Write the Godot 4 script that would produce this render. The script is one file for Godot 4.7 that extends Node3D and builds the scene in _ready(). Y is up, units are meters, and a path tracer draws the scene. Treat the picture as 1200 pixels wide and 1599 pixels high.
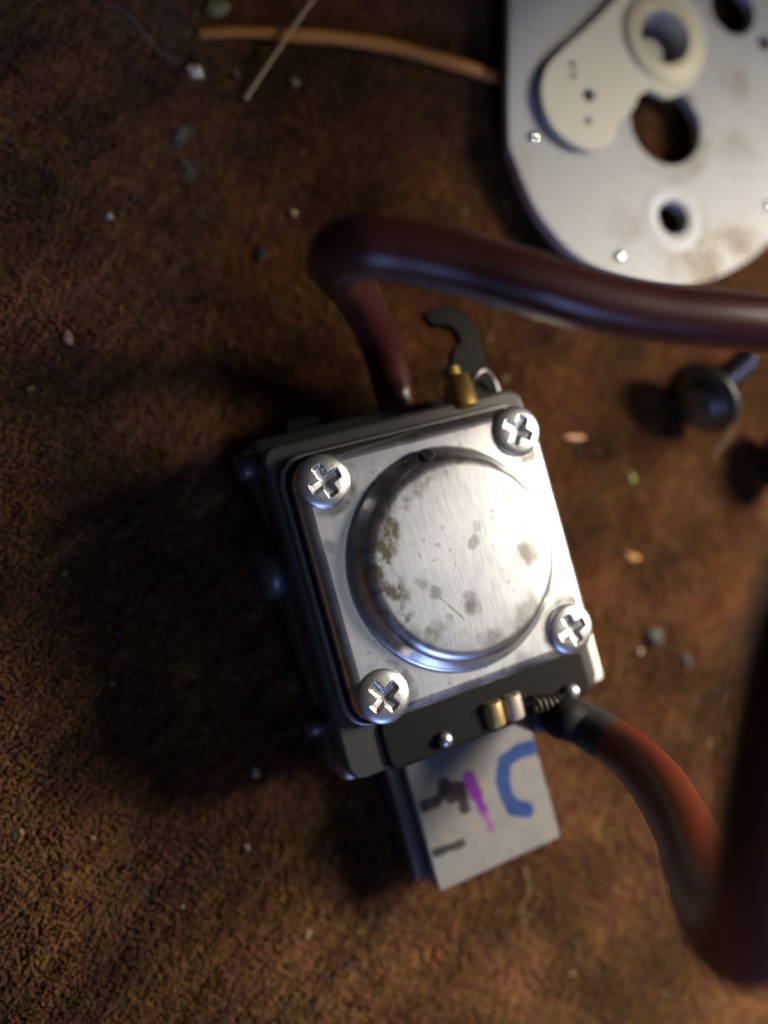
extends Node3D
# Sizes are written in millimetres and turned to metres where vertices are added.
const MM := 0.001
const TURN := 0.283            # how the carburetor is turned on the carpet

var taken := {}
var uv_size := 44.0            # millimetres that one texture covers, seen from above
var uv_mid := Vector2.ZERO

func _ready():
	# ---------- camera
	var cam := Camera3D.new()
	cam.name = "camera"
	add_child(cam)
	cam.transform = Transform3D(Basis(Vector3(0.95, 0.3123, 0.0), Vector3(-0.024, 0.0729, -0.997), Vector3(-0.3114, 0.9472, 0.0768)).orthonormalized(), Vector3(-41.24, 121.0, 2.0) * MM)
	cam.near = 0.004
	cam.far = 20.0
	var at := CameraAttributesPhysical.new()
	at.frustum_focal_length = 18.76
	at.frustum_near = 0.004
	at.frustum_far = 20.0
	at.frustum_focus_distance = 0.098
	at.exposure_aperture = 4.4
	cam.attributes = at
	cam.fov = 65.2
	cam.current = true
	# ---------- surroundings: a dim room
	var we := WorldEnvironment.new()
	we.name = "world"
	var e := Environment.new()
	e.background_mode = Environment.BG_COLOR
	e.background_color = Color(0.017, 0.017, 0.02).linear_to_srgb()
	e.tonemap_mode = Environment.TONE_MAPPER_LINEAR
	e.tonemap_exposure = 1.0
	e.sdfgi_enabled = true
	e.ssao_enabled = true
	e.ssil_enabled = true
	we.environment = e
	add_child(we)
	# ---------- lamps: a warm lamp at the right, a pale ceiling light, a blue window in front
	var lamp := SpotLight3D.new()
	lamp.name = "warm_lamp"
	lamp.light_color = Color(1.0, 0.95, 0.87)
	lamp.light_energy = 0.33
	lamp.light_size = 0.05
	lamp.spot_range = 4.0
	lamp.spot_attenuation = 2.0
	lamp.spot_angle = 32.0
	lamp.spot_angle_attenuation = 1.0
	lamp.shadow_enabled = true
	add_child(lamp)
	lamp.look_at_from_position(Vector3(240, 178, -66) * MM, Vector3(96, 0, 22) * MM, Vector3.UP)
	area_light("ceiling_light", Vector3(0.54, 1.75, 0.08), Vector3(0.0, 0.0, 0.0), Vector2(0.8, 0.8), Color(0.90, 0.94, 1.0), 0.115)
	area_light("window_light", Vector3(0.17, 0.62, 1.15), Vector3(0.0, 0.0, 0.0), Vector2(0.22, 0.34), Color(0.60, 0.70, 1.0), 0.62)
	build_carpet()
	build_carburetor()
	build_hoses()
	build_plate()
	build_screws()
	build_litter()

func area_light(called: String, from: Vector3, to: Vector3, size: Vector2, c: Color, energy: float):
	var l := AreaLight3D.new()
	l.name = called
	l.area_size = size
	l.light_color = c
	l.light_energy = energy
	l.area_range = 8.0
	l.area_attenuation = 2.0
	l.shadow_enabled = true
	add_child(l)
	l.look_at_from_position(from, to, Vector3(0.02, 0.05, -1.0).normalized())

# ======================================================================= helpers
func numbered(called: String) -> String:
	if not taken.has(called):
		taken[called] = 0
		return called
	taken[called] += 1
	return "%s_%03d" % [called, taken[called]]

func tag(o: Node, label := "", category := "", group := "", kind := ""):
	if label: o.set_meta("label", label)
	if category: o.set_meta("category", category)
	if group: o.set_meta("group", group)
	if kind: o.set_meta("kind", kind)

func thing(called: String, label: String, category: String, pos := Vector3.ZERO, yaw := 0.0, group := "") -> Node3D:
	var o := Node3D.new()
	o.name = numbered(called)
	add_child(o)
	o.position = pos * MM
	o.rotation.y = yaw
	tag(o, label, category, group)
	return o

func start() -> SurfaceTool:
	var st := SurfaceTool.new()
	st.begin(Mesh.PRIMITIVE_TRIANGLES)
	return st

func part(called: String, st: SurfaceTool, m: Material, parent: Node = self) -> MeshInstance3D:
	st.generate_normals()
	var o := MeshInstance3D.new()
	o.mesh = st.commit()
	o.material_override = m
	o.name = numbered(called) if parent == self else called
	parent.add_child(o, true)
	return o

func vert(st: SurfaceTool, p: Vector3):
	st.set_uv(Vector2((p.x - uv_mid.x) / uv_size + 0.5, (p.z - uv_mid.y) / uv_size + 0.5))
	st.add_vertex(p * MM)

# a, b, c run counterclockwise seen from outside
func tri(st: SurfaceTool, a: Vector3, b: Vector3, c: Vector3):
	vert(st, a)
	vert(st, c)
	vert(st, b)

func quad(st: SurfaceTool, a: Vector3, b: Vector3, c: Vector3, d: Vector3):
	tri(st, a, b, c)
	tri(st, a, c, d)

# loops of equal length, each counterclockwise seen from above, first the lowest
func loft(st: SurfaceTool, loops: Array, cap_low := true, cap_high := true):
	st.set_smooth_group(0)
	for k in loops.size() - 1:
		var lo: PackedVector3Array = loops[k]
		var hi: PackedVector3Array = loops[k + 1]
		var n := lo.size()
		for i in n:
			var j := (i + 1) % n
			quad(st, lo[i], lo[j], hi[j], hi[i])
	st.set_smooth_group(7)
	for end in 2:
		if (end == 0 and not cap_low) or (end == 1 and not cap_high):
			continue
		var l: PackedVector3Array = loops[0] if end == 0 else loops[loops.size() - 1]
		var mid := Vector3.ZERO
		for p in l: mid += p
		mid /= l.size()
		for i in l.size():
			var j := (i + 1) % l.size()
			if end == 0:
				tri(st, mid, l[j], l[i])
			else:
				tri(st, mid, l[i], l[j])

# a rounded rectangle, counterclockwise from above (x to the right, z towards the viewer)
func round_rect(cx: float, cz: float, hx: float, hz: float, r: float, y: float, steps := 6) -> PackedVector3Array:
	var out := PackedVector3Array()
	var rr := clampf(r, 0.01, minf(hx, hz) - 0.001)
	for q in 4:
		var sx = [1, -1, -1, 1][q]
		var sz = [-1, -1, 1, 1][q]
		for k in steps + 1:
			var a := (q * 90.0 + 90.0 * k / steps) * PI / 180.0
			out.append(Vector3(cx + sx * (hx - rr) + rr * cos(a), y, cz + sz * (hz - rr) - rr * sin(a)))
	return out

func rounded_box(st: SurfaceTool, lo: Vector3, hi: Vector3, r: float, fillet: float, steps := 6):
	var c := (lo + hi) / 2.0
	var h := (hi - lo) / 2.0
	var loops := []
	for k in 5:
		var a := PI / 2.0 * k / 4.0
		var inset := fillet * (1.0 - sin(a))
		loops.append(round_rect(c.x, c.z, h.x - inset, h.z - inset, maxf(r - inset, 0.05), lo.y + fillet * (1.0 - cos(a)), steps))
	for k in 5:
		var a := PI / 2.0 * k / 4.0
		var inset := fillet * (1.0 - cos(a))
		loops.append(round_rect(c.x, c.z, h.x - inset, h.z - inset, maxf(r - inset, 0.05), hi.y - fillet * (1.0 - sin(a)), steps))
	loft(st, loops)

# runs of (radius, height) points turned round the y axis of xf; each run is smooth, runs meet in creases; points go outward and upward counterclockwise from the bottom
func lathe(st: SurfaceTool, runs: Array, n: int, xf := Transform3D.IDENTITY):
	var group := 0
	for run in runs:
		st.set_smooth_group(group)
		group += 1
		for k in run.size() - 1:
			var p: Vector2 = run[k]
			var q: Vector2 = run[k + 1]
			for i in n:
				var a := TAU * i / n
				var b := TAU * ((i + 1) % n) / n
				var p1 := xf * Vector3(p.x * cos(a), p.y, -p.x * sin(a))
				var p2 := xf * Vector3(p.x * cos(b), p.y, -p.x * sin(b))
				var q1 := xf * Vector3(q.x * cos(a), q.y, -q.x * sin(a))
				var q2 := xf * Vector3(q.x * cos(b), q.y, -q.x * sin(b))
				if p.x < 1e-4:
					tri(st, p1, q2, q1)
				elif q.x < 1e-4:
					tri(st, p1, p2, q1)
				else:
					quad(st, p1, p2, q2, q1)

func along(from: Vector3, dir: Vector3) -> Transform3D:
	var y := dir.normalized()
	var x := y.cross(Vector3(0.31, 0.2, 0.93)).normalized()
	return Transform3D(Basis(x, y, x.cross(y)), from)

func rounded_rod(r: float, l: float, f: float) -> Array:
	var low := []
	var top := []
	for k in 5:
		var a := PI / 2 * k / 4.0
		low.append(Vector2(r - f + f * sin(a), f - f * cos(a)))
		top.append(Vector2(r - f + f * cos(a), l - f + f * sin(a)))
	return [[Vector2(0, 0), Vector2(r - f, 0)], low + top, [Vector2(r - f, l), Vector2(0, l)]]

func smooth_path(pts: Array, step := 0.6) -> PackedVector3Array:
	var out := PackedVector3Array()
	var n := pts.size()
	for i in n - 1:
		var p0: Vector3 = pts[maxi(i - 1, 0)]
		var p1: Vector3 = pts[i]
		var p2: Vector3 = pts[i + 1]
		var p3: Vector3 = pts[mini(i + 2, n - 1)]
		var parts := maxi(2, int(p1.distance_to(p2) / step))
		for k in parts:
			out.append(p1.cubic_interpolate(p2, p0, p3, float(k) / parts))
	out.append(pts[n - 1])
	return out

func tube(st: SurfaceTool, path: PackedVector3Array, radius: Callable, n := 28, flat := 1.0):
	st.set_smooth_group(0)
	var x := Vector3.ZERO
	var rings := []
	for i in path.size():
		var t := (path[mini(i + 1, path.size() - 1)] - path[maxi(i - 1, 0)]).normalized()
		if i == 0:
			x = t.cross(Vector3(0.1, 1, 0.05)).normalized()
		x = (x - t * x.dot(t)).normalized()
		var y := t.cross(x)
		var ring := PackedVector3Array()
		var r: float = radius.call(float(i) / (path.size() - 1))
		for k in n:
			var a := TAU * k / n
			ring.append(path[i] + (x * cos(a) + y * sin(a) * flat) * r)
		rings.append(ring)
	for i in rings.size() - 1:
		for k in n:
			var j := (k + 1) % n
			quad(st, rings[i][k], rings[i][j], rings[i + 1][j], rings[i + 1][k])
	st.set_smooth_group(3)
	for k in n:
		var j := (k + 1) % n
		tri(st, path[0], rings[0][j], rings[0][k])
		tri(st, path[path.size() - 1], rings[rings.size() - 1][k], rings[rings.size() - 1][j])

func inset(loop: PackedVector2Array, d: float) -> PackedVector2Array:
	var out := PackedVector2Array()
	var n := loop.size()
	for i in n:
		var a := (loop[i] - loop[(i + n - 1) % n]).normalized()
		var b := (loop[(i + 1) % n] - loop[i]).normalized()
		var t := (a + b).normalized()
		out.append(loop[i] + Vector2(-t.y, t.x) * d)
	return out

func dense(loop: PackedVector2Array, step: float) -> PackedVector2Array:
	var out := PackedVector2Array()
	for i in loop.size():
		var a := loop[i]
		var b := loop[(i + 1) % loop.size()]
		var k := maxi(1, int(ceil(a.distance_to(b) / step)))
		for j in k:
			out.append(a.lerp(b, float(j) / k))
	return out

func round_loop(pts: PackedVector2Array, step := 0.5) -> PackedVector2Array:   # a closed smooth curve through the points
	var out := PackedVector2Array()
	var n := pts.size()
	for i in n:
		var k := maxi(2, int(pts[i].distance_to(pts[(i + 1) % n]) / step))
		for j in k:
			out.append(pts[i].cubic_interpolate(pts[(i + 1) % n], pts[(i + n - 1) % n], pts[(i + 2) % n], float(j) / k))
	return out

func ring_loop(c: Vector2, r: float, n := 48) -> PackedVector2Array:
	var out := PackedVector2Array()
	for i in n:
		out.append(c + Vector2(cos(TAU * i / n), sin(TAU * i / n)) * r)
	return out

func oriented(loop: PackedVector2Array, positive: bool) -> PackedVector2Array:
	var s := 0.0
	for i in loop.size():
		s += loop[i].cross(loop[(i + 1) % loop.size()])
	var l := loop.duplicate()
	if (s > 0) != positive:
		l.reverse()
	return l

# a sheet of real thickness with holes and small bevels; x and z in the plan, y upward
func sheet(st: SurfaceTool, outline: PackedVector2Array, holes: Array, y0: float, y1: float, bevel := 0.25):
	var solid := oriented(outline, true)
	var loops := [solid]
	for h in holes:
		loops.append(oriented(h, false))
	for face in 2:
		var y := y1 if face == 1 else y0
		var pts := PackedVector2Array()
		var flat := []
		for l in loops:
			var s := inset(l, bevel)
			flat.append(s)
			pts.append_array(s)
		var t := Geometry2D.triangulate_delaunay(pts)
		st.set_smooth_group(10 + face)
		for i in range(0, t.size(), 3):
			var a := pts[t[i]]
			var b := pts[t[i + 1]]
			var c := pts[t[i + 2]]
			var m := (a + b + c) / 3.0
			if not Geometry2D.is_point_in_polygon(m, flat[0]):
				continue
			var out := false
			for k in range(1, flat.size()):
				if Geometry2D.is_point_in_polygon(m, flat[k]):
					out = true
			if out or absf((b - a).cross(c - a)) < 1e-7:
				continue
			var up := (b - a).cross(c - a) < 0       # counterclockwise seen from above, z towards the viewer
			if up != (face == 1):
				var s := b
				b = c
				c = s
			tri(st, Vector3(a.x, y, a.y), Vector3(b.x, y, b.y), Vector3(c.x, y, c.y))
	st.set_smooth_group(0)
	for l in loops:
		var s := inset(l, bevel)
		var s2 := inset(l, bevel * 0.3)
		var rows := [[s, y0], [l, y0 + bevel], [l, y1 - bevel], [s2, y1 - bevel * 0.3], [s, y1]]
		for k in rows.size() - 1:
			var lo: PackedVector2Array = rows[k][0]
			var hi: PackedVector2Array = rows[k + 1][0]
			var ya: float = rows[k][1]
			var yb: float = rows[k + 1][1]
			for i in l.size():
				var j: int = (i + 1) % l.size()
				quad(st, Vector3(lo[j].x, ya, lo[j].y), Vector3(lo[i].x, ya, lo[i].y), Vector3(hi[i].x, yb, hi[i].y), Vector3(hi[j].x, yb, hi[j].y))

func noise(s: int, freq: float, oct := 4) -> FastNoiseLite:
	var n := FastNoiseLite.new()
	n.seed = s
	n.noise_type = FastNoiseLite.TYPE_SIMPLEX_SMOOTH
	n.frequency = freq
	n.fractal_octaves = oct
	return n

func bump(s: int, freq: float, strength: float, size := 256) -> NoiseTexture2D:
	var t := NoiseTexture2D.new()
	t.width = size
	t.height = size
	t.seamless = true
	t.noise = noise(s, freq)
	t.as_normal_map = true
	t.bump_strength = strength
	return t

func mat(c: Color, rough: float, metal := 0.0, bumps: Texture2D = null, bump_mm := 8.0, amount := 1.0) -> StandardMaterial3D:   # c is the linear base colour
	var m := StandardMaterial3D.new()
	m.albedo_color = c.linear_to_srgb()
	m.roughness = rough
	m.metallic = metal
	if bumps:
		m.normal_enabled = true
		m.normal_texture = bumps
		m.normal_scale = amount
		m.uv1_triplanar = true
		m.uv1_scale = Vector3.ONE / (bump_mm * MM)
	return m

func picture(img: Image) -> ImageTexture:
	img.generate_mipmaps()
	return ImageTexture.create_from_image(img)

func box_of(lo: Vector3, hi: Vector3, r: float, f: float) -> SurfaceTool:
	var st := start()
	rounded_box(st, lo, hi, r, f)
	return st

# ======================================================================= carpet
func build_carpet():
	var rng := RandomNumberGenerator.new()
	rng.seed = 11
	var st := start()
	st.set_smooth_group(0)
	var R := 900.0
	quad(st, Vector3(-R, -4.6, R), Vector3(R, -4.6, R), Vector3(R, -4.6, -R), Vector3(-R, -4.6, -R))
	var bm := mat(Color(0.07, 0.043, 0.022), 0.95, 0.0, bump(5, 0.06, 12.0), 14.0)
	var carpet := part("carpet", st, bm)
	tag(carpet, "brown cut pile carpet under everything, littered with crumbs and lint", "carpet", "", "structure")
	# one tuft: a few tapering curved fibres
	var tf := start()
	tf.set_smooth_group(0)
	for k in 9:
		var a := rng.randf() * TAU
		var root := Vector3(cos(a), 0, sin(a)) * 0.22 + Vector3(0, -4.5, 0)
		var lean := Vector3(cos(a + rng.randf_range(-0.8, 0.8)), 0, sin(a + rng.randf_range(-0.8, 0.8))) * rng.randf_range(0.2, 0.75)
		var h := rng.randf_range(3.9, 5.0)
		var mid := root + lean * 0.25 + Vector3(0, h * 0.6, 0)
		var tip := root + lean + Vector3(0, h, 0)
		var rows := [[root, 0.10], [mid, 0.12], [tip, 0.08]]
		for i in 2:
			for s in 3:
				var p := TAU * s / 3.0
				var q := TAU * ((s + 1) % 3) / 3.0
				var lo: Vector3 = rows[i][0]
				var hi: Vector3 = rows[i + 1][0]
				var v1 := Vector3(cos(p), 0, -sin(p))
				var v2 := Vector3(cos(q), 0, -sin(q))
				quad(tf, lo + v1 * rows[i][1], lo + v2 * rows[i][1], hi + v2 * rows[i + 1][1], hi + v1 * rows[i + 1][1])
		tri(tf, tip + Vector3(0.09, 0, 0), tip + Vector3(-0.045, 0, -0.078), tip + Vector3(-0.045, 0, 0.078))
	tf.generate_normals()
	var pm := StandardMaterial3D.new()
	pm.vertex_color_use_as_albedo = true
	pm.roughness = 0.9
	pm.backlight_enabled = true
	pm.backlight = Color(1.0, 1.0, 1.0)
	pm.rim_enabled = true
	pm.rim = 0.25
	pm.rim_tint = 0.6
	var tuft := tf.commit()
	tuft.surface_set_material(0, pm)
	var spots := []
	var patch := noise(21, 0.05, 3)
	var fine := noise(22, 0.42, 2)
	var ribs := noise(24, 0.26, 2)
	var swirl := noise(23, 0.035, 2)
	var gap := 0.54
	var tones := [Color(0.375, 0.186, 0.066), Color(0.295, 0.144, 0.060), Color(0.465, 0.246, 0.088), Color(0.340, 0.145, 0.102), Color(0.340, 0.200, 0.058), Color(0.235, 0.118, 0.056)]
	var hue := noise(25, 0.30, 2)
	var hue2 := noise(26, 0.07, 2)
	var z := -190.0
	while z < 145.0:
		var x := -135.0
		while x < 165.0:
			spots.append(Vector2(x + rng.randf_range(-0.45, 0.45), z + rng.randf_range(-0.45, 0.45)))
			x += gap
		z += gap
	var mm := MultiMesh.new()
	mm.transform_format = MultiMesh.TRANSFORM_3D
	mm.use_colors = true
	mm.mesh = tuft
	mm.instance_count = spots.size()
	for i in spots.size():
		var p: Vector2 = spots[i]
		var w := patch.get_noise_2d(p.x, p.y)
		var f := fine.get_noise_2d(p.x, p.y)
		var dir := swirl.get_noise_2d(p.x + 300, p.y) * 5.0
		var b := Basis(Vector3.UP, rng.randf() * TAU)
		var rib := ribs.get_noise_2d((p.x - p.y) * 0.2, (p.x + p.y) * 0.75) * smoothstep(5.0, -30.0, p.x - p.y * 0.25)   # ridges in the nap at the left
		var brushed := smoothstep(-25.0, 15.0, p.x + 0.25 * absf(p.y) - 0.35 * maxf(p.y, 0.0) + 18.0 * swirl.get_noise_2d(p.x, p.y - 200))   # the nap is stroked one way at the right, the other way at the left
		var lay := Vector3(0.55, 0, -0.45).lerp(Vector3(-0.62, 0, 0.12), brushed) + Vector3(cos(dir), 0, sin(dir)) * 0.22
		lay *= lerpf(0.18, 0.55, brushed) + 0.15 * w + 0.7 * rib
		b = Basis(Vector3(lay.z, 0, -lay.x).normalized(), lay.length() + rng.randf_range(-0.05, 0.05)) * b
		b = b.scaled(Vector3(1, 1, 1) * (1.0 + rng.randf_range(-0.03, 0.03) + 0.04 * f + 0.05 * w))
		mm.set_instance_transform(i, Transform3D(b, Vector3(p.x, (b.y.length() - 1.0) * 2.0 + 0.7 * rib, p.y) * MM))
		var c: Color = tones[clampi(int(2.6 + f * 4.5 + rng.randf_range(-1.5, 1.5)) % 6, 0, 5)]
		c = c.lerp(tones[rng.randi() % 6], 0.5) * (1.0 + 0.65 * w + 0.35 * f + rng.randf_range(-0.06, 0.06))
		var hh := hue.get_noise_2d(p.x, p.y) * 0.34 + hue2.get_noise_2d(p.x, p.y) * 0.14
		c = Color(c.r * (1.0 + hh * 0.15), c.g * (1.0 + hh * 0.75), c.b * (1.0 - hh * 0.7), 1.0)
		mm.set_instance_color(i, c)
	var pile := MultiMeshInstance3D.new()
	pile.multimesh = mm
	pile.name = "pile"
	tag(pile, "", "", "", "stuff")
	carpet.add_child(pile)

# ======================================================================= carburetor
func segment(p: Vector2, a: Vector2, b: Vector2) -> float:
	var t := clampf((p - a).dot(b - a) / maxf((b - a).length_squared(), 1e-6), 0, 1)
	return p.distance_to(a.lerp(b, t))

func cover_picture() -> Array:
	var n := 512
	var col := Image.create(n, n, false, Image.FORMAT_RGB8)
	var rgh := Image.create(n, n, false, Image.FORMAT_RGB8)
	var big := noise(31, 0.16, 4)
	var small := noise(32, 0.55, 3)
	var hair := noise(33, 0.9, 2)
	var spots := [[8.9, 2.0, 1.5, 0.75], [-0.5, 6.1, 1.25, 0.85], [-5.9, 1.5, 0.9, 0.5], [-4.8, 3.0, 0.6, 0.6], [-2.6, 7.2, 0.5, 0.5], [9.4, -6.1, 1.4, 0.3], [2.0, -1.5, 0.5, 0.45], [3.5, -3.4, 0.4, 0.3], [-15.6, -6.0, 0.8, 0.5], [16.6, 0.0, 0.7, 0.45], [12.2, -15.2, 0.5, 0.5], [-9.5, 8.2, 1.5, 0.7], [7.5, 8.6, 1.2, 0.4], [6.0, 16.0, 1.3, 0.35], [-7.5, 9.5, 0.7, 0.6], [13.0, 9.0, 0.6, 0.3]]
	for y in n:
		for x in n:
			var p := Vector2((x + 0.5) / n - 0.5, (y + 0.5) / n - 0.5) * 44.0
			var w := big.get_noise_2d(p.x, p.y)
			var s := small.get_noise_2d(p.x, p.y)
			var q := p - Vector2(0.45, 0.1)
			var r := q.length()
			var a := rad_to_deg(atan2(q.y, q.x))         # 0 right, 90 towards the viewer
			var side := clampf(1.0 - absf(wrapf(a - 190.0, -180, 180)) / 95.0, 0, 1)
			var dirt := side * 1.6 * exp(-pow((r - 11.4 + w * 2.4) / 1.7, 2)) * smoothstep(-0.55, 0.75, w * 1.2 + s * 0.8)
			var low := clampf(1.0 - absf(wrapf(a - 75.0, -180, 180)) / 60.0, 0, 1)
			dirt = maxf(dirt, low * 0.95 * exp(-pow((r - 11.6 + w * 1.5) / 1.2, 2)) * clampf(0.5 + w * 1.5, 0, 1))
			var top := clampf(1.0 - absf(wrapf(a + 100.0, -180, 180)) / 60.0, 0, 1)
			dirt = maxf(dirt, top * 0.85 * exp(-pow((r - 13.9 + w * 0.8) / 0.7, 2)) * clampf(0.7 + s, 0, 1))
			for k in spots:
				dirt = maxf(dirt, k[3] * 0.85 * smoothstep(k[2] * 1.5, k[2] * 0.2, p.distance_to(Vector2(k[0], k[1])) + w * 1.1 + s * 0.5))
			var nook := 99.0
			for sx in [-14.0, 14.0]:
				for sz in [-14.0, 14.0]: nook = minf(nook, absf(p.distance_to(Vector2(sx, sz)) - 4.0))
			dirt = maxf(dirt, 0.75 * smoothstep(0.9, 0.1, nook + w * 0.6) * clampf(0.35 + 1.6 * big.get_noise_2d(p.x + 60, p.y), 0, 1))
			var rim := 16.9 - maxf(absf(p.x), absf(p.y))
			dirt = maxf(dirt, 0.22 * smoothstep(1.3, 0.2, rim + w * 1.2) * smoothstep(0.0, 0.4, big.get_noise_2d(p.x - 80, p.y)))
			dirt = maxf(dirt, 0.35 * smoothstep(0.30, 0.55, s) * smoothstep(-0.1, 0.3, w))
			dirt = maxf(dirt, 0.5 * smoothstep(0.2, 0.05, segment(p, Vector2(-4.2, 4.0), Vector2(-1.8, 7.6)) + s * 0.15))
			dirt = clampf(dirt, 0, 1)
			var hl := 0.03 * hair.get_noise_2d(p.x * 4.0, p.y * 0.22)
			var c := Color(0.70 + hl, 0.70 + hl, 0.715 + hl).lerp(Color(0.15, 0.115, 0.055), dirt * 0.92)
			col.set_pixel(x, y, c.linear_to_srgb())
			var ro := clampf(0.34 + hl * 1.2 + 0.03 * w - dirt * 0.06, 0.05, 1.0)
			var me := 1.0 - 0.12 * smoothstep(0.5, 1.0, dirt)
			rgh.set_pixel(x, y, Color(ro, ro, me))
	return [picture(col), picture(rgh)]

func cover_mesh() -> SurfaceTool:
	var st := start()
	var n := 144
	var dome := Vector2(0.45, 0.1)
	var rings := []
	var prof := []                                   # (radius, height) of the raised middle
	for k in 9: prof.append(Vector2(11.6 * (k + 1) / 9.0, 27.15 - 0.10 * pow((k + 1) / 9.0, 2)))
	for k in 8:                                      # shoulder
		var a := 60.0 * (k + 1) / 8.0 * PI / 180
		prof.append(Vector2(11.6 + 2.1 * sin(a), 27.05 - 2.1 * (1 - cos(a))))
	var last: Vector2 = prof[prof.size() - 1]
	var foot_r := 0.9
	for k in 8:                                      # foot
		var a := (60.0 - 60.0 * k / 7.0) * PI / 180
		var down := 24.0 + foot_r * (1 - cos(a))
		prof.append(Vector2(15.0 - foot_r * sin(a), down))
	for p in prof:
		var ring := PackedVector3Array()
		for i in n:
			var a := TAU * i / n
			ring.append(Vector3(dome.x + p.x * cos(a), p.y, dome.y - p.x * sin(a)))
		rings.append(ring)
	# the square flange: the same directions cut by a rounded square
	var edge := func(hx: float, hz: float, r: float, y: float) -> PackedVector3Array:
		var ring := PackedVector3Array()
		for i in n:
			var d := Vector2(cos(TAU * i / n), -sin(TAU * i / n))
			var lo := 0.0
			var hi := 40.0
			for it in 30:
				var t := (lo + hi) / 2
				var p := Vector2(absf(dome.x + d.x * t), absf(dome.y + d.y * t))
				var q := p - Vector2(hx - r, hz - r)
				var sd := Vector2(maxf(q.x, 0), maxf(q.y, 0)).length() + minf(maxf(q.x, q.y), 0) - r
				if sd < 0: lo = t
				else: hi = t
			ring.append(Vector3(dome.x + d.x * lo, y, dome.y + d.y * lo))
		return ring
	rings.append(edge.call(16.2, 15.9, 1.6, 24.0))
	for k in 6:
		var a := PI / 2 * (k + 1) / 6.0
		rings.append(edge.call(16.2 + 1.6 * sin(a), 15.9 + 1.6 * sin(a), 2.2 + 1.6 * sin(a), 24.0 - 1.6 * (1 - cos(a))))
	rings.append(edge.call(17.8, 17.5, 3.8, 21.8))
	st.set_smooth_group(0)
	for k in rings.size() - 1:
		var a: PackedVector3Array = rings[k]
		var b: PackedVector3Array = rings[k + 1]
		var seam := prof.size() - 1
		st.set_smooth_group(1 if k == seam else 0)
		for i in n:
			var j := (i + 1) % n
			quad(st, b[i], b[j], a[j], a[i])
	st.set_smooth_group(0)
	var top := Vector3(dome.x, 27.16, dome.y)
	for i in n:
		tri(st, top, rings[0][i], rings[0][(i + 1) % n])
	# underside
	var under: PackedVector3Array = rings[rings.size() - 1]
	st.set_smooth_group(5)
	for i in n:
		tri(st, Vector3(dome.x, 21.8, dome.y), under[(i + 1) % n], under[i])
	return st

func screw_head(R: float, h: float) -> SurfaceTool:     # a pan head with a cross recess, its underside at y = 0
	var st := start()
	var n := 72
	var m := 34
	var grid := []
	for k in m + 1:
		var row := PackedVector3Array()
		var r := R * sqrt(float(k) / m) if k < m else R
		for i in n:
			var a := TAU * i / n
			var p := Vector2(r * cos(a), r * sin(a))
			var top := 0.25 + (h - 0.25) * pow(maxf(1.0 - pow(r / R, 3.0), 0.0), 0.55)
			var ax := absf(p.x)
			var az := absf(p.y)
			var wide := 0.55
			var arm := 2.15
			var cut := maxf(smoothstep(wide + 0.16, wide - 0.1, az) * smoothstep(arm + 0.1, arm - 0.35, ax), smoothstep(wide + 0.16, wide - 0.1, ax) * smoothstep(arm + 0.1, arm - 0.35, az))
			cut = maxf(cut, smoothstep(1.15, 0.8, ax + az))
			var depth := lerpf(0.3, 0.75, clampf(1.0 - r / arm, 0, 1))
			row.append(Vector3(p.x, top - cut * depth, -p.y))
		grid.append(row)
	st.set_smooth_group(0)
	for k in m:
		for i in n:
			var j := (i + 1) % n
			if k == 0:
				tri(st, Vector3(0, grid[0][0].y, 0), grid[1][i], grid[1][j])
			else:
				quad(st, grid[k + 1][i], grid[k + 1][j], grid[k][j], grid[k][i])
	for i in n:
		var j := (i + 1) % n
		var a: Vector3 = grid[m][i]
		var b: Vector3 = grid[m][j]
		quad(st, Vector3(a.x, 0, a.z), Vector3(b.x, 0, b.z), b, a)
	return st

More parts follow.
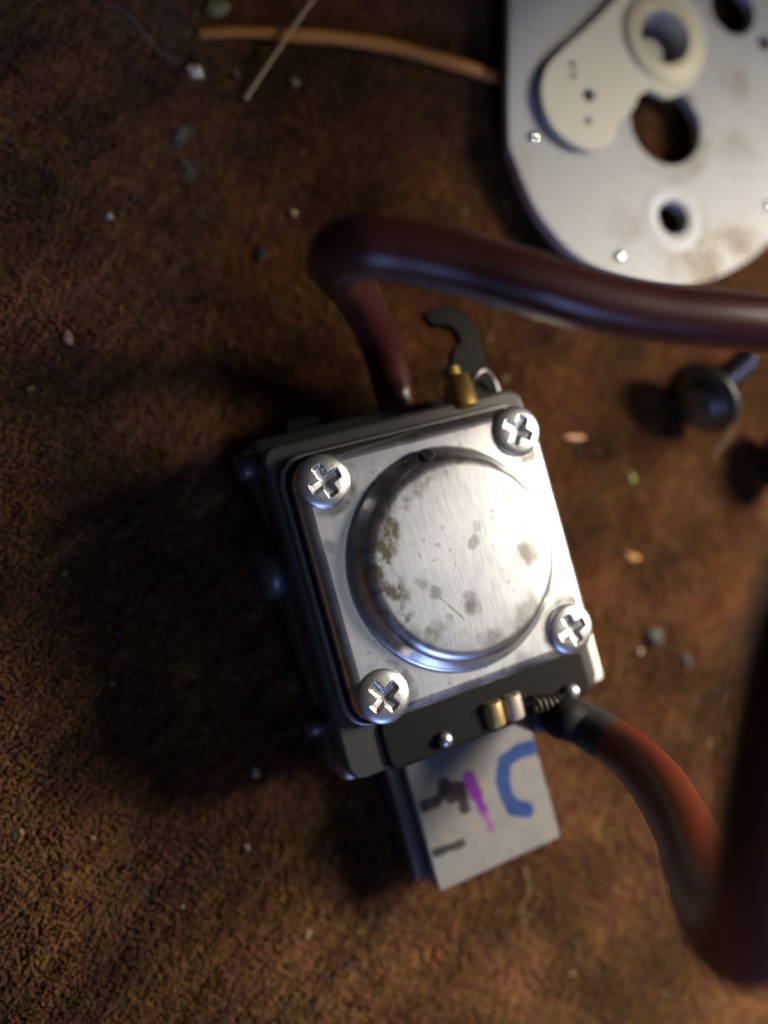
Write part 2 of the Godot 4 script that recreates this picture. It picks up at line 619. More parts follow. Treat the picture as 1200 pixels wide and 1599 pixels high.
func marker_picture() -> ImageTexture:
	var n := 384
	var img := Image.create(n, n, false, Image.FORMAT_RGB8)
	var grain := noise(41, 0.8, 3)
	var smear := noise(42, 0.25, 3)
	var strokes := [
		[[Vector2(10.9, 33.0), Vector2(8.4, 32.7), Vector2(5.7, 33.3), Vector2(4.6, 35.7), Vector2(4.6, 38.3), Vector2(5.1, 40.3), Vector2(7.2, 41.6)], 0.85, Color(0.002, 0.028, 0.135)],
		[[Vector2(-0.5, 33.4), Vector2(0.0, 36.5)], 0.72, Color(0.095, 0.004, 0.15)],
		[[Vector2(0.0, 36.5), Vector2(0.4, 39.5)], 0.5, Color(0.11, 0.01, 0.17)],
		[[Vector2(0.4, 39.5), Vector2(0.9, 42.4)], 0.3, Color(0.16, 0.06, 0.21)],
		[[Vector2(-9.2, 34.9), Vector2(-6.2, 35.0), Vector2(-4.6, 33.7), Vector2(-2.2, 34.2), Vector2(-2.4, 37.6)], 0.62, Color(0.012, 0.009, 0.014)],
		[[Vector2(-4.5, 33.0), Vector2(-3.9, 35.2), Vector2(-2.4, 34.9)], 0.75, Color(0.013, 0.009, 0.014)],
		[[Vector2(-9.0, 41.9), Vector2(-6.5, 42.0), Vector2(-4.3, 42.2)], 0.45, Color(0.016, 0.014, 0.02)],
	]
	for y in n:
		for x in n:
			var p := Vector2((x + 0.5) / n - 0.5, (y + 0.5) / n - 0.5) * 24.0 + Vector2(0.9, 37.0)
			var g := grain.get_noise_2d(p.x * 3.0, p.y * 0.5)
			var s := smear.get_noise_2d(p.x, p.y)
			var c := Color(0.165, 0.16, 0.154) * (1.0 + 0.10 * g + 0.12 * s)
			c = c.lerp(Color(0.2, 0.16, 0.09), 0.5 * smoothstep(0.25, 0.6, s))
			for k in strokes:
				var d := 99.0
				var pts: Array = k[0]
				for i in pts.size() - 1:
					d = minf(d, segment(p, pts[i], pts[i + 1]))
				var ink := smoothstep(k[1] * 1.38 + 0.16, k[1] * 1.38 - 0.16, d + 0.22 * g + 0.15 * s) * smoothstep(-9.2, -8.9, p.x)
				c = c.lerp(k[2], ink * clampf(0.9 + 0.25 * g, 0, 1))
			img.set_pixel(x, y, c.linear_to_srgb())
	return picture(img)

func build_carburetor():
	var c := thing("carburetor", "small square carburetor with silver screwed cover lying on brown carpet", "carburetor", Vector3.ZERO, TURN)
	var rough_cast := bump(51, 0.05, 5.0)
	var dark := mat(Color(0.036, 0.035, 0.035), 0.42, 0.3, rough_cast, 5.0, 0.18)
	var black := mat(Color(0.007, 0.007, 0.007), 0.62, 0.0, rough_cast, 5.0, 0.2)
	black.metallic_specular = 0.22
	var grey := mat(Color(0.24, 0.24, 0.245), 0.42, 0.9, rough_cast, 5.0, 0.3)
	var steel := mat(Color(0.52, 0.52, 0.53), 0.38, 1.0, bump(52, 0.03, 4.0), 5.0, 0.2)
	var brass := mat(Color(0.36, 0.24, 0.06), 0.4, 0.9)
	# main casting, stepped
	var st := start()
	rounded_box(st, Vector3(-20.6, 0.2, -22.4), Vector3(20.0, 13.6, 25.6), 2.6, 2.2)
	rounded_box(st, Vector3(-19.9, 11.8, -20.4), Vector3(19.2, 19.2, 24.6), 2.4, 0.6)
	var body := part("body", st, dark, c)
	for b in [[-5.0, 10.5, 4.6, 2.4], [-19.0, 13.5, 2.0, 1.6], [-13.0, 6.5, 1.9, 2.0], [11.0, 7.0, 2.2, 1.8], [17.2, 12.0, 1.8, 1.9]]:
		var bs := start()
		lathe(bs, rounded_rod(b[2], b[3] + 1.5, minf(b[2], b[3]) * 0.75), 32, along(Vector3(-19.4, b[1], b[0]), Vector3(-1, 0.1, 0)))
		part("boss", bs, dark, body)
	part("corner_lug", box_of(Vector3(-19.9, 5.0, 19.0), Vector3(-15.4, 14.2, 26.0), 1.5, 1.0), grey, body)
	part("pump_end", box_of(Vector3(-13.4, 1.0, -25.0), Vector3(-7.0, 7.0, -22.0), 2.0, 1.2), black, body)
	# stack under the cover
	part("flange", box_of(Vector3(-18.7, 18.8, -18.4), Vector3(18.3, 20.6, 18.0), 3.6, 0.35), grey, c)
	part("gasket", box_of(Vector3(-18.1, 20.6, -17.8), Vector3(18.0, 21.8, 17.7), 3.6, 0.2), black, c)
	var tex := cover_picture()
	var cm := StandardMaterial3D.new()
	cm.albedo_texture = tex[0]
	cm.roughness = 1.0
	cm.roughness_texture = tex[1]
	cm.roughness_texture_channel = BaseMaterial3D.TEXTURE_CHANNEL_RED
	cm.metallic = 1.0
	cm.metallic_texture = tex[1]
	cm.metallic_texture_channel = BaseMaterial3D.TEXTURE_CHANNEL_BLUE
	var cover := part("metering_cover", cover_mesh(), cm, c)
	cover.set_meta("label", "square stamped silver cover with raised stained round dome")
	st = start()
	lathe(st, rounded_rod(1.05, 0.9, 0.3), 24, along(Vector3(-0.2, 25.1, -13.4), Vector3(0, 0.75, -0.66)))
	part("vent_hole", st, mat(Color(0.01, 0.01, 0.01), 0.8), cover)
	# four cross-head screws
	var head := screw_head(3.5, 1.1)
	var first: MeshInstance3D
	var k := 0
	for p in [[-14.0, -14.0, 0.35], [14.0, -14.0, 0.9], [14.0, 14.0, 0.25], [-14.0, 14.0, 0.55]]:
		var s: MeshInstance3D
		if k == 0:
			first = part("cover_screw", head, steel, c)
			s = first
		else:
			s = first.duplicate()
			s.name = "cover_screw_%03d" % k
			c.add_child(s)
		s.position = Vector3(p[0], 23.85, p[1]) * MM
		s.rotation.y = p[2]
		s.rotation.x = [0.05, -0.03, 0.04, -0.05][k]
		k += 1
	# throttle lever behind the cover
	var hook := PackedVector2Array([Vector2(10.6, -34.7), Vector2(12.3, -35.2), Vector2(14.5, -35.0), Vector2(16.3, -34.1), Vector2(17.6, -32.8), Vector2(18.4, -31.1), Vector2(18.5, -29.0), Vector2(18.4, -26.9), Vector2(18.7, -24.5), Vector2(19.1, -22.0), Vector2(19.4, -19.7), Vector2(14.8, -19.8), Vector2(14.0, -23.0), Vector2(12.6, -25.5), Vector2(12.9, -27.3), Vector2(14.0, -29.1), Vector2(15.0, -29.5), Vector2(15.0, -30.7), Vector2(14.3, -31.9), Vector2(12.9, -32.5), Vector2(11.5, -32.7), Vector2(10.7, -34.0)])
	st = start()
	sheet(st, round_loop(hook, 0.35), [], 11.4, 13.0, 0.3)
	var lever := part("throttle_lever", st, black, c)
	lever.set_meta("label", "black hooked throttle lever behind the cover")
	st = start()
	tube(st, smooth_path([Vector3(12.5, 14.5, -21.0), Vector3(14.5, 15.8, -23.5), Vector3(16.5, 15.4, -24.2), Vector3(18.2, 14.2, -22.5), Vector3(18.6, 13.8, -20.0)], 0.4), func(_t): return 0.35, 10)
	part("return_spring", st, mat(Color(0.16, 0.16, 0.17), 0.35, 0.9), c)
	# brass inlet beside the lever
	st = start()
	rounded_box(st, Vector3(-14.6, 18.6, 17.9), Vector3(17.4, 19.9, 25.0), 1.6, 0.6)
	part("front_ledge", st, black, c)
	st = start()
	lathe(st, [[Vector2(0, 0), Vector2(1.5, 0)], [Vector2(1.5, 0), Vector2(1.5, 1.6)], [Vector2(1.5, 1.2), Vector2(2.4, 1.5), Vector2(2.4, 6.0)], [Vector2(2.4, 6.0), Vector2(1.7, 6.4), Vector2(0, 6.4)]], 32, along(Vector3(10.2, 17.0, -25.2), Vector3(0.02, 0.12, 1)))
	part("brass_inlet", st, brass, c)
	# things on the ledge in front of the cover
	for p in [[-6.3, 23.2, 1.05], [13.8, 23.4, 1.15]]:
		st = start()
		lathe(st, rounded_rod(p[2], 2.0, 0.9), 24, Transform3D(Basis.IDENTITY, Vector3(p[0], 19.2, p[1])))
		part("pivot_pin", st, steel, c)
	for p in [[1.6, mat(Color(0.34, 0.25, 0.10), 0.45, 0.7)], [4.6, mat(Color(0.33, 0.28, 0.23), 0.5, 0.4)]]:
		st = start()
		var needle: Array = rounded_rod(1.45, 3.6, 0.45)
		lathe(st, needle, 24, along(Vector3(p[0], 20.0, 20.6), Vector3(0, -0.1, 1)))
		part("mixture_screw", st, p[1], c)
	st = start()
	rounded_box(st, Vector3(7.0, 10.0, 20.5), Vector3(12.0, 18.6, 28.2), 1.8, 1.0)
	part("fitting_block", st, dark, c)
	st = start()
	lathe(st, [[Vector2(0, 0), Vector2(2.6, 0)], [Vector2(2.6, 0), Vector2(2.6, 5.0)], [Vector2(3.3, 5.0), Vector2(2.5, 8.0)], [Vector2(3.3, 8.0), Vector2(2.5, 11.0), Vector2(0, 11.0)]], 28, along(Vector3(12.2, 12.0, 25.2), Vector3(-0.05, 0.8, 0.12)))
	part("fuel_nipple", st, black, c)
	st = start()
	var coil := []
	for i in 73:
		var t := i / 72.0
		var a := t * TAU * 6.0
		coil.append(Vector3(7.2, 20.3, 23.0).lerp(Vector3(12.4, 20.0, 24.4), t) + Vector3(0, cos(a), sin(a)) * 1.1)
	tube(st, smooth_path(coil, 0.25), func(_t): return 0.24, 8)
	part("idle_spring", st, mat(Color(0.07, 0.06, 0.05), 0.5, 0.7), c)
	part("side_tab", box_of(Vector3(17.0, 14.6, 17.2), Vector3(21.9, 16.2, 24.9), 0.8, 0.4), mat(Color(0.62, 0.6, 0.57), 0.42, 0.9), c)
	# pale block with the marker strokes
	uv_size = 24.0
	uv_mid = Vector2(0.9, 37.0)
	st = box_of(Vector3(-9.6, 0.0, 25.4), Vector3(11.4, 9.0, 47.6), 0.5, 0.35)
	uv_size = 44.0
	uv_mid = Vector2.ZERO
	var mm := StandardMaterial3D.new()
	mm.albedo_texture = marker_picture()
	mm.roughness = 0.8
	mm.metallic_specular = 0.25
	var block := part("marked_block", st, mm, c)
	block.set_meta("label", "pale block with blue, purple and black marker strokes")
	part("block_side", box_of(Vector3(-12.2, 0.0, 25.4), Vector3(-9.75, 7.4, 45.6), 0.6, 0.6), mat(Color(0.07, 0.07, 0.085), 0.4, 0.7, rough_cast, 9.0, 0.5), c)

# ======================================================================= hoses
func build_hoses():
	var rubber := mat(Color(0.046, 0.011, 0.009), 0.30, 0.0, bump(61, 0.05, 3.0), 5.0, 0.3)
	rubber.metallic_specular = 0.5
	var scuff := NoiseTexture2D.new()
	scuff.width = 256
	scuff.height = 256
	scuff.seamless = true
	scuff.noise = noise(63, 0.03, 5)
	var ramp := Gradient.new()
	ramp.set_color(0, Color(0.75, 0.75, 0.75))
	ramp.set_color(1, Color(1, 1, 1))
	scuff.color_ramp = ramp
	rubber.roughness = 0.36
	rubber.roughness_texture = scuff
	var red_rubber: StandardMaterial3D = rubber.duplicate()
	red_rubber.albedo_color = Color(0.085, 0.018, 0.009).linear_to_srgb()
	red_rubber.metallic_specular = 0.3
	red_rubber.roughness = 0.5
	var st := start()
	var path := smooth_path([Vector3(-2.0, 8.8, -21.5), Vector3(-3.2, 9.0, -26.3), Vector3(-7.2, 14.5, -31.5), Vector3(-14.6, 29.0, -32.4), Vector3(-20.2, 42.0, -29.8), Vector3(-22.2, 48.6, -28.4), Vector3(-21.2, 51.4, -28.2), Vector3(-17.4, 52.4, -28.0), Vector3(-11.4, 53.4, -27.1), Vector3(-5.2, 54.5, -25.7), Vector3(1.5, 54.9, -24.5), Vector3(8.5, 55.3, -23.9), Vector3(15.8, 55.9, -23.8), Vector3(26.8, 56.5, -24.1), Vector3(36, 57.3, -26.5), Vector3(46, 58, -36), Vector3(52, 57, -52), Vector3(56, 52, -74), Vector3(60, 42, -98), Vector3(68, 26, -122), Vector3(84, 12, -150), Vector3(112, 3.0, -168)])
	tube(st, path, func(t): return 2.9 + 0.04 * sin(t * 60.0), 36)
	tag(part("fuel_hose", st, rubber), "dark maroon rubber hose arching from behind the carburetor towards the metal plate", "hose", "rubber fuel hoses of the carburetor")
	st = start()
	path = smooth_path([Vector3(18.6, 14.5, 21.0), Vector3(19.2, 17.0, 21.6), Vector3(23.5, 24.9, 25.1), Vector3(23.7, 32.8, 27.9), Vector3(20.9, 41.8, 31.0), Vector3(15.8, 50.9, 32.9), Vector3(10.3, 59.7, 32.8), Vector3(5.4, 68.0, 30.5), Vector3(2.2, 73.7, 25.8), Vector3(-1.1, 78.4, 19.8), Vector3(-2.7, 81.3, 14.6), Vector3(-3.3, 83.6, 8.1), Vector3(-2.3, 85.2, 2.2), Vector3(3.0, 88.5, -12.0), Vector3(8.0, 88.0, -20.0), Vector3(14.0, 85.0, -30.0)])
	tube(st, path, func(t): return lerpf(2.9, 3.5, smoothstep(0.0, 0.18, t)) + 0.04 * sin(t * 47.0), 36)
	var lower := part("fuel_hose", st, red_rubber)
	tag(lower, "dark maroon rubber hose bending in a loop beside the marked pale block", "hose", "rubber fuel hoses of the carburetor")
	st = start()
	var sleeve := PackedVector3Array()
	for i in 26: sleeve.append(path[i])
	tube(st, sleeve, func(t): return 3.1 + 0.1 * t + 0.03 * sin(t * 30.0), 32)
	part("black_sleeve", st, mat(Color(0.008, 0.007, 0.007), 0.75, 0.0, bump(62, 0.06, 6.0), 4.0, 0.6), lower)

# ======================================================================= metal plate
func plate_picture() -> Array:
	var n := 768
	var col := Image.create(n, n, false, Image.FORMAT_RGB8)
	var rgh := Image.create(n, n, false, Image.FORMAT_RGB8)
	var big := noise(71, 0.09, 4)
	var small := noise(72, 0.7, 3)
	for y in n:
		for x in n:
			var p := Vector2((x + 0.5) / n - 0.5, (y + 0.5) / n - 0.5) * 110.0 + Vector2(66, -100)
			var w := big.get_noise_2d(p.x, p.y)
			var s := small.get_noise_2d(p.x, p.y)
			var zone := smoothstep(14.0, 3.0, p.distance_to(Vector2(58, -54))) * 0.95 + smoothstep(12.0, 4.0, p.distance_to(Vector2(71, -58))) * 0.6
			zone = maxf(zone, 0.7 * smoothstep(5.0, 2.0, p.distance_to(Vector2(66, -90))))
			zone = maxf(zone, 0.5 * smoothstep(6.0, 3.0, p.distance_to(Vector2(66, -76))))
			zone = maxf(zone, 0.45 * smoothstep(5.0, 3.0, p.distance_to(Vector2(41, -59))))
			zone = maxf(zone, 0.6 * smoothstep(2.5, 1.0, absf(p.distance_to(Vector2(50.4, -78.3)) - 8.6)) * smoothstep(40, 60, p.x + 8))
			zone = maxf(zone, 0.35 * smoothstep(4.0, 1.0, absf(p.x - 21.0)) * smoothstep(-74, -66, p.y))
			var dirt := zone * smoothstep(-0.22, 0.36, s * 0.8 + w * 0.7 + 0.05)
			dirt = maxf(dirt, 0.55 * smoothstep(0.34, 0.56, s))
			dirt = maxf(dirt, 0.06 * smoothstep(0.05, 0.4, w))
			dirt = clampf(dirt, 0, 1)
			var c := (Color(0.315, 0.32, 0.325) * (1.0 + 0.06 * w + 0.06 * s)).lerp(Color(0.14, 0.098, 0.035), dirt * 0.85)
			col.set_pixel(x, y, c.linear_to_srgb())
			rgh.set_pixel(x, y, Color(clampf(0.6 + 0.06 * w + 0.25 * dirt, 0, 1), 0, 0.0))
	return [picture(col), picture(rgh)]

func v2(a: Array) -> PackedVector2Array:
	var out := PackedVector2Array()
	for i in range(0, a.size(), 2):
		out.append(Vector2(a[i], a[i + 1]))
	return out

func build_plate():
	var o := thing("metal_plate", "flat grey metal plate with round holes and raised cream arm on carpet", "metal plate")
	var tex := plate_picture()
	var pm := StandardMaterial3D.new()
	pm.albedo_texture = tex[0]
	pm.roughness = 1.0
	pm.roughness_texture = tex[1]
	pm.roughness_texture_channel = BaseMaterial3D.TEXTURE_CHANNEL_RED
	pm.metallic = 1.0
	pm.metallic_texture = tex[1]
	pm.metallic_texture_channel = BaseMaterial3D.TEXTURE_CHANNEL_BLUE
	uv_size = 110.0
	uv_mid = Vector2(66, -100)
	var st := start()
	var outline := dense(round_loop(v2([19.4, -110, 19.2, -95, 18.7, -72.5, 19.8, -67.4, 23.0, -60.4, 27.1, -55.4, 32.0, -51.8, 39.0, -49.6, 48.2, -48.9, 56.4, -50.1, 65.1, -54.1, 72.7, -59.6, 82, -70, 92, -86, 99, -104, 98, -124, 88, -138, 70, -146, 48, -147, 30, -141, 21, -128]), 1.2), 1.6)
	var holes := [ring_loop(Vector2(50.5, -79.0), 7.5, 64), ring_loop(Vector2(51.4, -61.6), 3.05, 40), ring_loop(Vector2(66.4, -104.6), 5.0, 48), ring_loop(Vector2(73.6, -99.6), 1.5, 20), ring_loop(Vector2(48.9, -93.8), 5.7, 40)]
	sheet(st, outline, holes, 2.6, 5.0, 0.3)
	var plate := part("base_plate", st, pm, o)
	uv_size = 44.0
	uv_mid = Vector2.ZERO
	var grey := mat(Color(0.35, 0.36, 0.375), 0.6, 0.0, bump(74, 0.05, 4.0), 10.0, 0.4)
	# pressed ring round the small hole
	st = start()
	lathe(st, [[Vector2(3.2, 5.02), Vector2(3.3, 5.14), Vector2(5.4, 5.2), Vector2(6.1, 5.02)]], 56, Transform3D(Basis.IDENTITY, Vector3(51.4, 0, -61.6)))
	part("pressed_ring", st, grey, plate)
	for p in [[23.5, -71.7], [40.0, -53.1], [73.1, -67.0]]:
		st = start()
		lathe(st, [[Vector2(0.95, 4.98), Vector2(0.9, 5.35), Vector2(0.6, 5.62), Vector2(0, 5.72)]], 24, Transform3D(Basis.IDENTITY, Vector3(p[0], 0, p[1])))
		part("rivet", st, mat(Color(0.8, 0.8, 0.78), 0.15, 1.0), o)
	# cream arm
	var cream := mat(Color(0.47, 0.455, 0.37), 0.6, 0.0, bump(75, 0.05, 4.0), 9.0, 0.4)
	st = start()
	var arm := round_loop(v2([40.5, -100.5, 37.9, -97.5, 32.7, -91.7, 27.1, -86.0, 24.4, -82.4, 23.4, -78.8, 23.7, -75.7, 25.2, -72.7, 27.6, -70.7, 30.8, -69.6, 33.5, -69.8, 36.3, -71.3, 37.8, -73.3, 38.5, -75.9, 40.2, -77.3, 41.9, -79.0, 42.7, -81.0, 44.9, -82.6, 48.6, -82.0, 52.7, -84.2, 55.9, -88.0, 57.3, -92.2, 57.4, -96.7, 55.3, -100.8, 51.5, -103.2, 47.0, -103.6, 43.0, -102.4]), 0.5)
	for i in arm.size(): arm[i] += (arm[i] - Vector2(-41.2, 2.0)) * 0.0115
	sheet(st, arm, [ring_loop(Vector2(48.9, -93.8), 4.95, 48), ring_loop(Vector2(33.4, -80.3), 1.1, 24), ring_loop(Vector2(30.2, -85.2), 0.55, 14), ring_loop(Vector2(30.3, -83.2), 0.5, 14), ring_loop(Vector2(33.1, -75.6), 0.55, 14)], 5.35, 6.7, 0.3)
	var arm_part := part("crank_arm", st, cream, o)
	arm_part.set_meta("label", "raised cream metal arm with small holes")
	st = start()
	lathe(st, [[Vector2(4.8, 6.6), Vector2(4.9, 7.2), Vector2(5.3, 7.5)], [Vector2(8.4, 6.65), Vector2(8.2, 7.0), Vector2(7.4, 7.45), Vector2(5.3, 7.5)]], 64, Transform3D(Basis.IDENTITY, Vector3(48.9, 0, -93.8)))
	part("boss_ring", st, mat(Color(0.46, 0.42, 0.29), 0.5, 0.0), arm_part)
	st = start()
	lathe(st, [[Vector2(4.75, 7.2), Vector2(4.5, 6.6), Vector2(4.3, 1.2)], [Vector2(4.3, 1.2), Vector2(5.6, 1.2)], [Vector2(5.6, 1.2), Vector2(5.6, 2.55)]], 48, Transform3D(Basis.IDENTITY, Vector3(48.9, 0, -93.8)))
	part("bore_sleeve", st, mat(Color(0.45, 0.46, 0.47), 0.35, 0.6), arm_part)
	st = start()
	lathe(st, rounded_rod(2.7, 4.4, 0.8), 32, Transform3D(Basis.IDENTITY, Vector3(47.8, 0.6, -92.3)))
	part("shaft_end", st, mat(Color(0.36, 0.36, 0.34), 0.5, 0.3), arm_part)
	st = start()
	lathe(st, [[Vector2(6.5, 4.9), Vector2(6.5, 5.5)]], 32, Transform3D(Basis.IDENTITY, Vector3(31.5, 0, -78.5)))
	part("spacer", st, grey, arm_part)

# ======================================================================= black screws
func build_screws():
	var black := mat(Color(0.012, 0.012, 0.013), 0.4, 0.0, bump(81, 0.05, 4.0), 5.0, 0.5)
	var s := thing("black_screw", "black dome headed screw with threaded shank lying under the hose", "screw", Vector3(56.0, 0, -29.5), 0.0, "loose black screws")
	var axis := Vector3(0.80, -0.10, -0.58).normalized()
	var xf := along(Vector3(-1.5, 6.4, 1.5), axis)
	var st := start()
	lathe(st, [[Vector2(0, -2.3), Vector2(1.6, -2.2), Vector2(3.0, -1.8), Vector2(4.0, -1.1), Vector2(4.5, -0.2), Vector2(4.9, 0.4), Vector2(5.6, 0.65), Vector2(6.5, 0.8), Vector2(6.9, 1.1), Vector2(6.9, 1.6), Vector2(6.6, 1.9)], [Vector2(6.6, 1.9), Vector2(2.0, 2.0)]], 56, xf)
	part("head", st, black, s)
	st = start()
	var rows := []
	for i in 260:
		var t := i / 259.0
		var l := 2.0 + t * 15.5
		var row := PackedVector3Array()
		for k in 24:
			var a := TAU * k / 24.0
			var ph := fposmod(l / 2.3 - k / 24.0, 1.0)
			var r := 1.35 + 1.2 * (1.0 - absf(ph * 2.0 - 1.0)) 
			r *= clampf((17.6 - l) / 2.0, 0.25, 1.0)
			row.append(xf * Vector3(r * cos(a), l, -r * sin(a)))
		rows.append(row)
	st.set_smooth_group(0)
	for i in 259:
		for k in 24:
			var j := (k + 1) % 24
			quad(st, rows[i][k], rows[i][j], rows[i + 1][j], rows[i + 1][k])
	part("shank", st, mat(Color(0.05, 0.05, 0.054), 0.3, 0.6), s)
	var d: Node3D = s.duplicate()
	d.name = numbered("black_screw")
	add_child(d)
	d.position = Vector3(75.8, 0, -19.0) * MM
	d.rotation.y = -0.5
	tag(d, "black dome headed screw cut off by the photo edge, apart from the hose", "screw", "loose black screws")

# ======================================================================= litter on the carpet
func lump(st: SurfaceTool, size: Vector3, s: int):
	var n := noise(s, 0.9, 2)
	var rows := []
	for i in 9:
		var row := PackedVector3Array()
		var b := PI * i / 8.0
		for k in 12:
			var a := TAU * k / 12.0
			var d := Vector3(sin(b) * cos(a), -cos(b), -sin(b) * sin(a))
			d *= 1.0 + 0.9 * n.get_noise_3d(d.x * 1.5, d.y * 1.5, d.z * 1.5)
			row.append(d * size * 0.5)
		rows.append(row)
	st.set_smooth_group(0)
	for i in 8:
		for k in 12:
			var j := (k + 1) % 12
			if i == 0: tri(st, rows[0][0], rows[1][j], rows[1][k])
			elif i == 7: tri(st, rows[7][k], rows[7][j], rows[8][0])
			else: quad(st, rows[i][k], rows[i][j], rows[i + 1][j], rows[i + 1][k])

func build_litter():
	# name, label, category, x, z, size, turn, colour (linear)
	var bits := [
		["crumb", "white crumb near the grey lint at the dark end of the orange cord", "crumb", -32.2, -74.7, Vector3(2.3, 1.4, 1.8), 0.4, Color(0.42, 0.40, 0.35)],
		["lint", "grey green scrap of lint alone in the dark upper left carpet", "lint", -33.9, -64.7, Vector3(3.0, 0.8, 5.2), -0.6, Color(0.07, 0.078, 0.065)],
		["lint", "small grey lint shred beside the grey green scrap", "lint", -32.9, -59.4, Vector3(1.0, 0.7, 2.6), 0.5, Color(0.09, 0.09, 0.085)],
		["crumb", "pinkish crumb far left of the hose bend", "crumb", -49.2, -31.6, Vector3(1.3, 1.0, 1.9), 0.2, Color(0.2, 0.12, 0.09)],
		["wood_splinter", "pale orange wood splinter between the cover and the black screw", "splinter", 33.2, -21.6, Vector3(4.3, 0.7, 0.9), 0.05, Color(0.36, 0.19, 0.1)],
		["leaf_fragment", "tiny green leaf fragment below the wood splinter", "leaf", 44.8, -15.0, Vector3(1.0, 0.6, 1.9), 0.7, Color(0.14, 0.16, 0.04)],
		["crumb", "black crumb right of the carburetor lower corner", "crumb", 48.6, 13.1, Vector3(3.4, 1.2, 3.0), -0.5, Color(0.015, 0.016, 0.012)],
		["crumb", "small dark crumb beside the larger black crumb", "crumb", 55.2, 17.3, Vector3(1.5, 1.0, 3.2), 0.5, Color(0.03, 0.025, 0.018)],
		["crumb", "orange crumb right of the cover middle", "crumb", 44.4, -0.9, Vector3(2.6, 1.0, 1.6), -0.2, Color(0.26, 0.12, 0.03)],
		["crumb", "pale crumb below the left end of the carburetor", "crumb", -21.6, 31.3, Vector3(0.9, 0.8, 1.6), 0.1, Color(0.3, 0.27, 0.19)],
		["leaf_fragment", "olive leaf fragment above the orange cord end", "leaf", -29.0, -86.0, Vector3(3.6, 0.7, 2.4), 0.6, Color(0.11, 0.12, 0.05)],
		["lint", "wide grey green tangle of dusty fibres above the white crumb", "lint", -37.5, -81.0, Vector3(15.0, 0.9, 9.0), -0.4, Color(0.055, 0.06, 0.05)],
		["crumb", "dark crumb left of the hose bend", "crumb", -21.6, -47.4, Vector3(2.0, 1.0, 2.2), 0.4, Color(0.02, 0.02, 0.022)],
		["crumb", "tiny white crumb on the dark left carpet", "crumb", -44.1, -50.2, Vector3(1.1, 0.8, 1.0), 0.1, Color(0.2, 0.18, 0.15)],
		["crumb", "tiny tan crumb above the hose bend", "crumb", -16.6, -54.7, Vector3(0.8, 0.8, 1.2), 0.3, Color(0.4, 0.32, 0.2)],
		["crumb", "tiny pale crumb beside the tip of the straw", "crumb", -16.6, -76.2, Vector3(1.3, 0.9, 1.2), 0.3, Color(0.24, 0.22, 0.2)],
		["crumb", "yellowish crumb on the carpet inside the hose loop", "crumb", 43.6, 38.4, Vector3(1.2, 0.9, 2.2), 0.0, Color(0.42, 0.28, 0.05)],
		["crumb", "tiny pale crumb near the silver tab of the carburetor", "crumb", 45.6, 15.6, Vector3(1.1, 0.7, 1.3), 0.3, Color(0.26, 0.2, 0.14)],
	]
	var seed_at := 90
	for b in bits:
		var st := start()
		if b[0] == "lint":
			var rl := RandomNumberGenerator.new()
			rl.seed = seed_at
			for h in (90 if b[5].x > 10.0 else 26):
				var c0: Vector3 = Vector3(rl.randf_range(-0.5, 0.5), rl.randf_range(-0.3, 0.6), rl.randf_range(-0.5, 0.5)) * b[5]
				var way := Vector3(rl.randf_range(-1, 1), rl.randf_range(-0.25, 0.25), rl.randf_range(-1, 1)) * 0.9
				var bend := Vector3(rl.randf_range(-1, 1), rl.randf_range(-0.2, 0.2), rl.randf_range(-1, 1)) * 0.6
				tube(st, smooth_path([c0 - way, c0 + bend * 0.5, c0 + way + bend], 0.25), func(_t): return 0.07, 5)
			if b[5].x < 10.0: lump(st, b[5] * Vector3(0.55, 0.4, 0.6), seed_at)
		else:
			lump(st, b[5], seed_at)
		seed_at += 1
		var o := part(b[0], st, mat(b[7], 0.8))
		o.position = Vector3(b[3], 0.35, b[4]) * MM
		o.rotation.y = b[6]
		tag(o, b[1], b[2])
	# hairs and stray fibres, each one thing
	var hairs := [
		["loose_hair", "thin grey hair beside the grey lint at the upper left", -40.0, -79.0, 13.0, -0.7, Color(0.2, 0.2, 0.18)],
		["loose_hair", "fine brown hair above the left end of the orange cord", -34.0, -88.0, 11.0, 0.2, Color(0.22, 0.15, 0.08)],
		["grass_blade", "thin dry grass blade sticking out below the marked block", 22.5, 54.0, 9.0, 1.45, Color(0.32, 0.27, 0.12)],
		["loose_hair", "pale hair on the carpet right of the black screw head", 64.5, -22.0, 8.0, 0.9, Color(0.3, 0.24, 0.16)],
	]
	for h in hairs:
		var hs := start()
		var l: float = h[4]
		tube(hs, smooth_path([Vector3(-l / 2, 0.0, 0.3), Vector3(-l / 5, 0.5, -0.5), Vector3(l / 5, 0.6, 0.3), Vector3(l / 2, 0.1, -0.8)], 0.3), func(_t): return 0.07, 6)
		var ho := part(h[0], hs, mat(h[6], 0.7))
		ho.position = Vector3(h[2], 0.6, h[3]) * MM
		ho.rotation.y = h[5]
		tag(ho, h[1], "hair" if h[0] == "loose_hair" else "grass blade")
	# specks of dirt worked into the pile
	var rng := RandomNumberGenerator.new()
	rng.seed = 404
	var speck := start()
	lump(speck, Vector3(0.55, 0.35, 0.45), 300)
	speck.generate_normals()
	var sm := StandardMaterial3D.new()
	sm.vertex_color_use_as_albedo = true
	sm.roughness = 0.9
	var smesh := speck.commit()
	smesh.surface_set_material(0, sm)
	var mm := MultiMesh.new()
	mm.transform_format = MultiMesh.TRANSFORM_3D
	mm.use_colors = true
	mm.mesh = smesh
	mm.instance_count = 1500
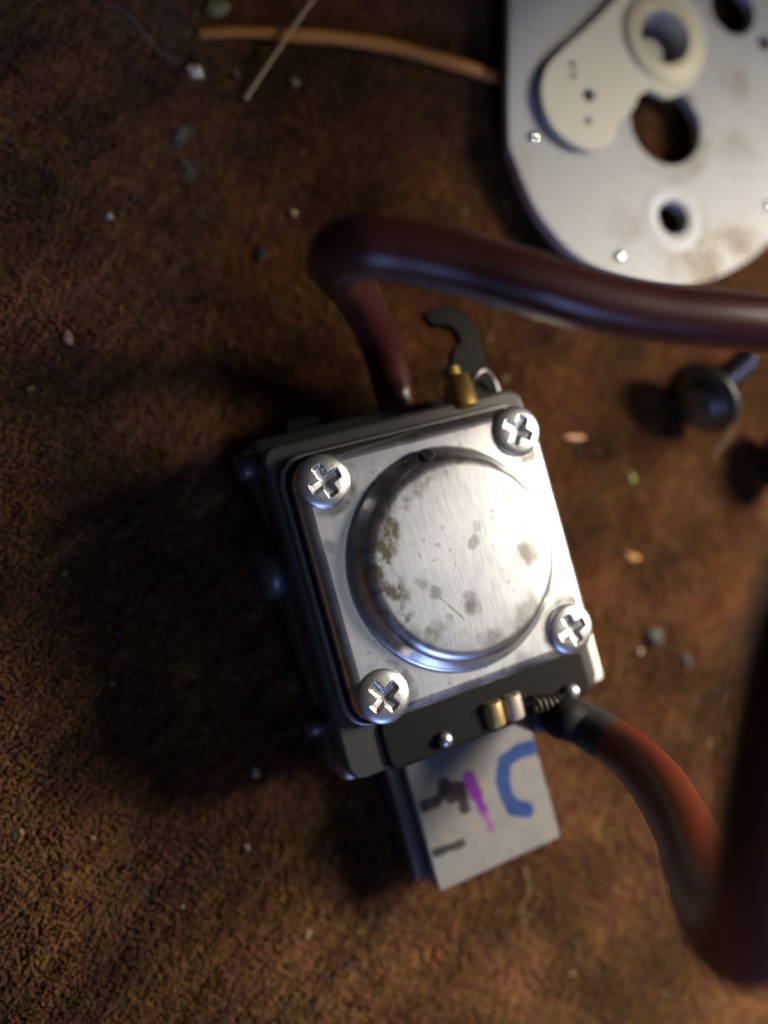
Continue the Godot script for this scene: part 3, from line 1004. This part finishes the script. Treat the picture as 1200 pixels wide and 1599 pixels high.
	for i in 1500:
		var k := exp(rng.randf_range(-0.7, 0.8))
		var b := Basis.from_euler(Vector3(rng.randf() * 6.0, rng.randf() * 6.0, rng.randf() * 6.0)).scaled(Vector3(k, k, k))
		mm.set_instance_transform(i, Transform3D(b, Vector3(rng.randf_range(-130, 160), rng.randf_range(-0.6, 0.25), rng.randf_range(-185, 140)) * MM))
		var v := rng.randf()
		mm.set_instance_color(i, Color(0.02, 0.018, 0.015) if v < 0.6 else (Color(0.22, 0.17, 0.10) if v < 0.9 else Color(0.22, 0.18, 0.14)))
	var dust := MultiMeshInstance3D.new()
	dust.multimesh = mm
	dust.name = "dirt_specks"
	add_child(dust)
	tag(dust, "fine dark and tan specks of dirt worked into the carpet pile", "dirt", "", "stuff")
	# orange cord running under the plate
	var st := start()
	tube(st, smooth_path([Vector3(-31.5, 0.2, -81.2), Vector3(-28.1, 0.8, -81.8), Vector3(-23.0, 1.2, -82.6), Vector3(-18.1, 1.4, -83.1), Vector3(-12.0, 1.5, -84.1), Vector3(-6.5, 1.5, -84.6), Vector3(-1.0, 1.5, -84.9), Vector3(3.5, 1.5, -84.7), Vector3(11.6, 1.5, -84.2), Vector3(20.0, 1.2, -83.4), Vector3(30.0, 0.8, -82.0)], 0.5), func(t): return lerpf(0.75, 1.15, clampf(t * 4.0, 0, 1)) + 0.05 * sin(t * 31.0), 18, 0.75)
	tag(part("orange_cord", st, mat(Color(0.30, 0.125, 0.018), 0.6, 0.0, bump(91, 0.06, 6.0), 4.0, 0.6)), "thin orange brown cord running across the carpet under the metal plate", "cord")
	st = start()
	tube(st, smooth_path([Vector3(-24.5, 1.0, -71.6), Vector3(-19.2, 3.0, -80.4), Vector3(-14.2, 4.2, -88.6), Vector3(-9.0, 2.0, -97.0), Vector3(-5.5, 0.8, -103.0)], 0.5), func(t): return 0.31 - 0.08 * t, 10)
	tag(part("dry_straw", st, mat(Color(0.30, 0.22, 0.14), 0.6)), "thin dry straw lying across the orange cord", "straw")
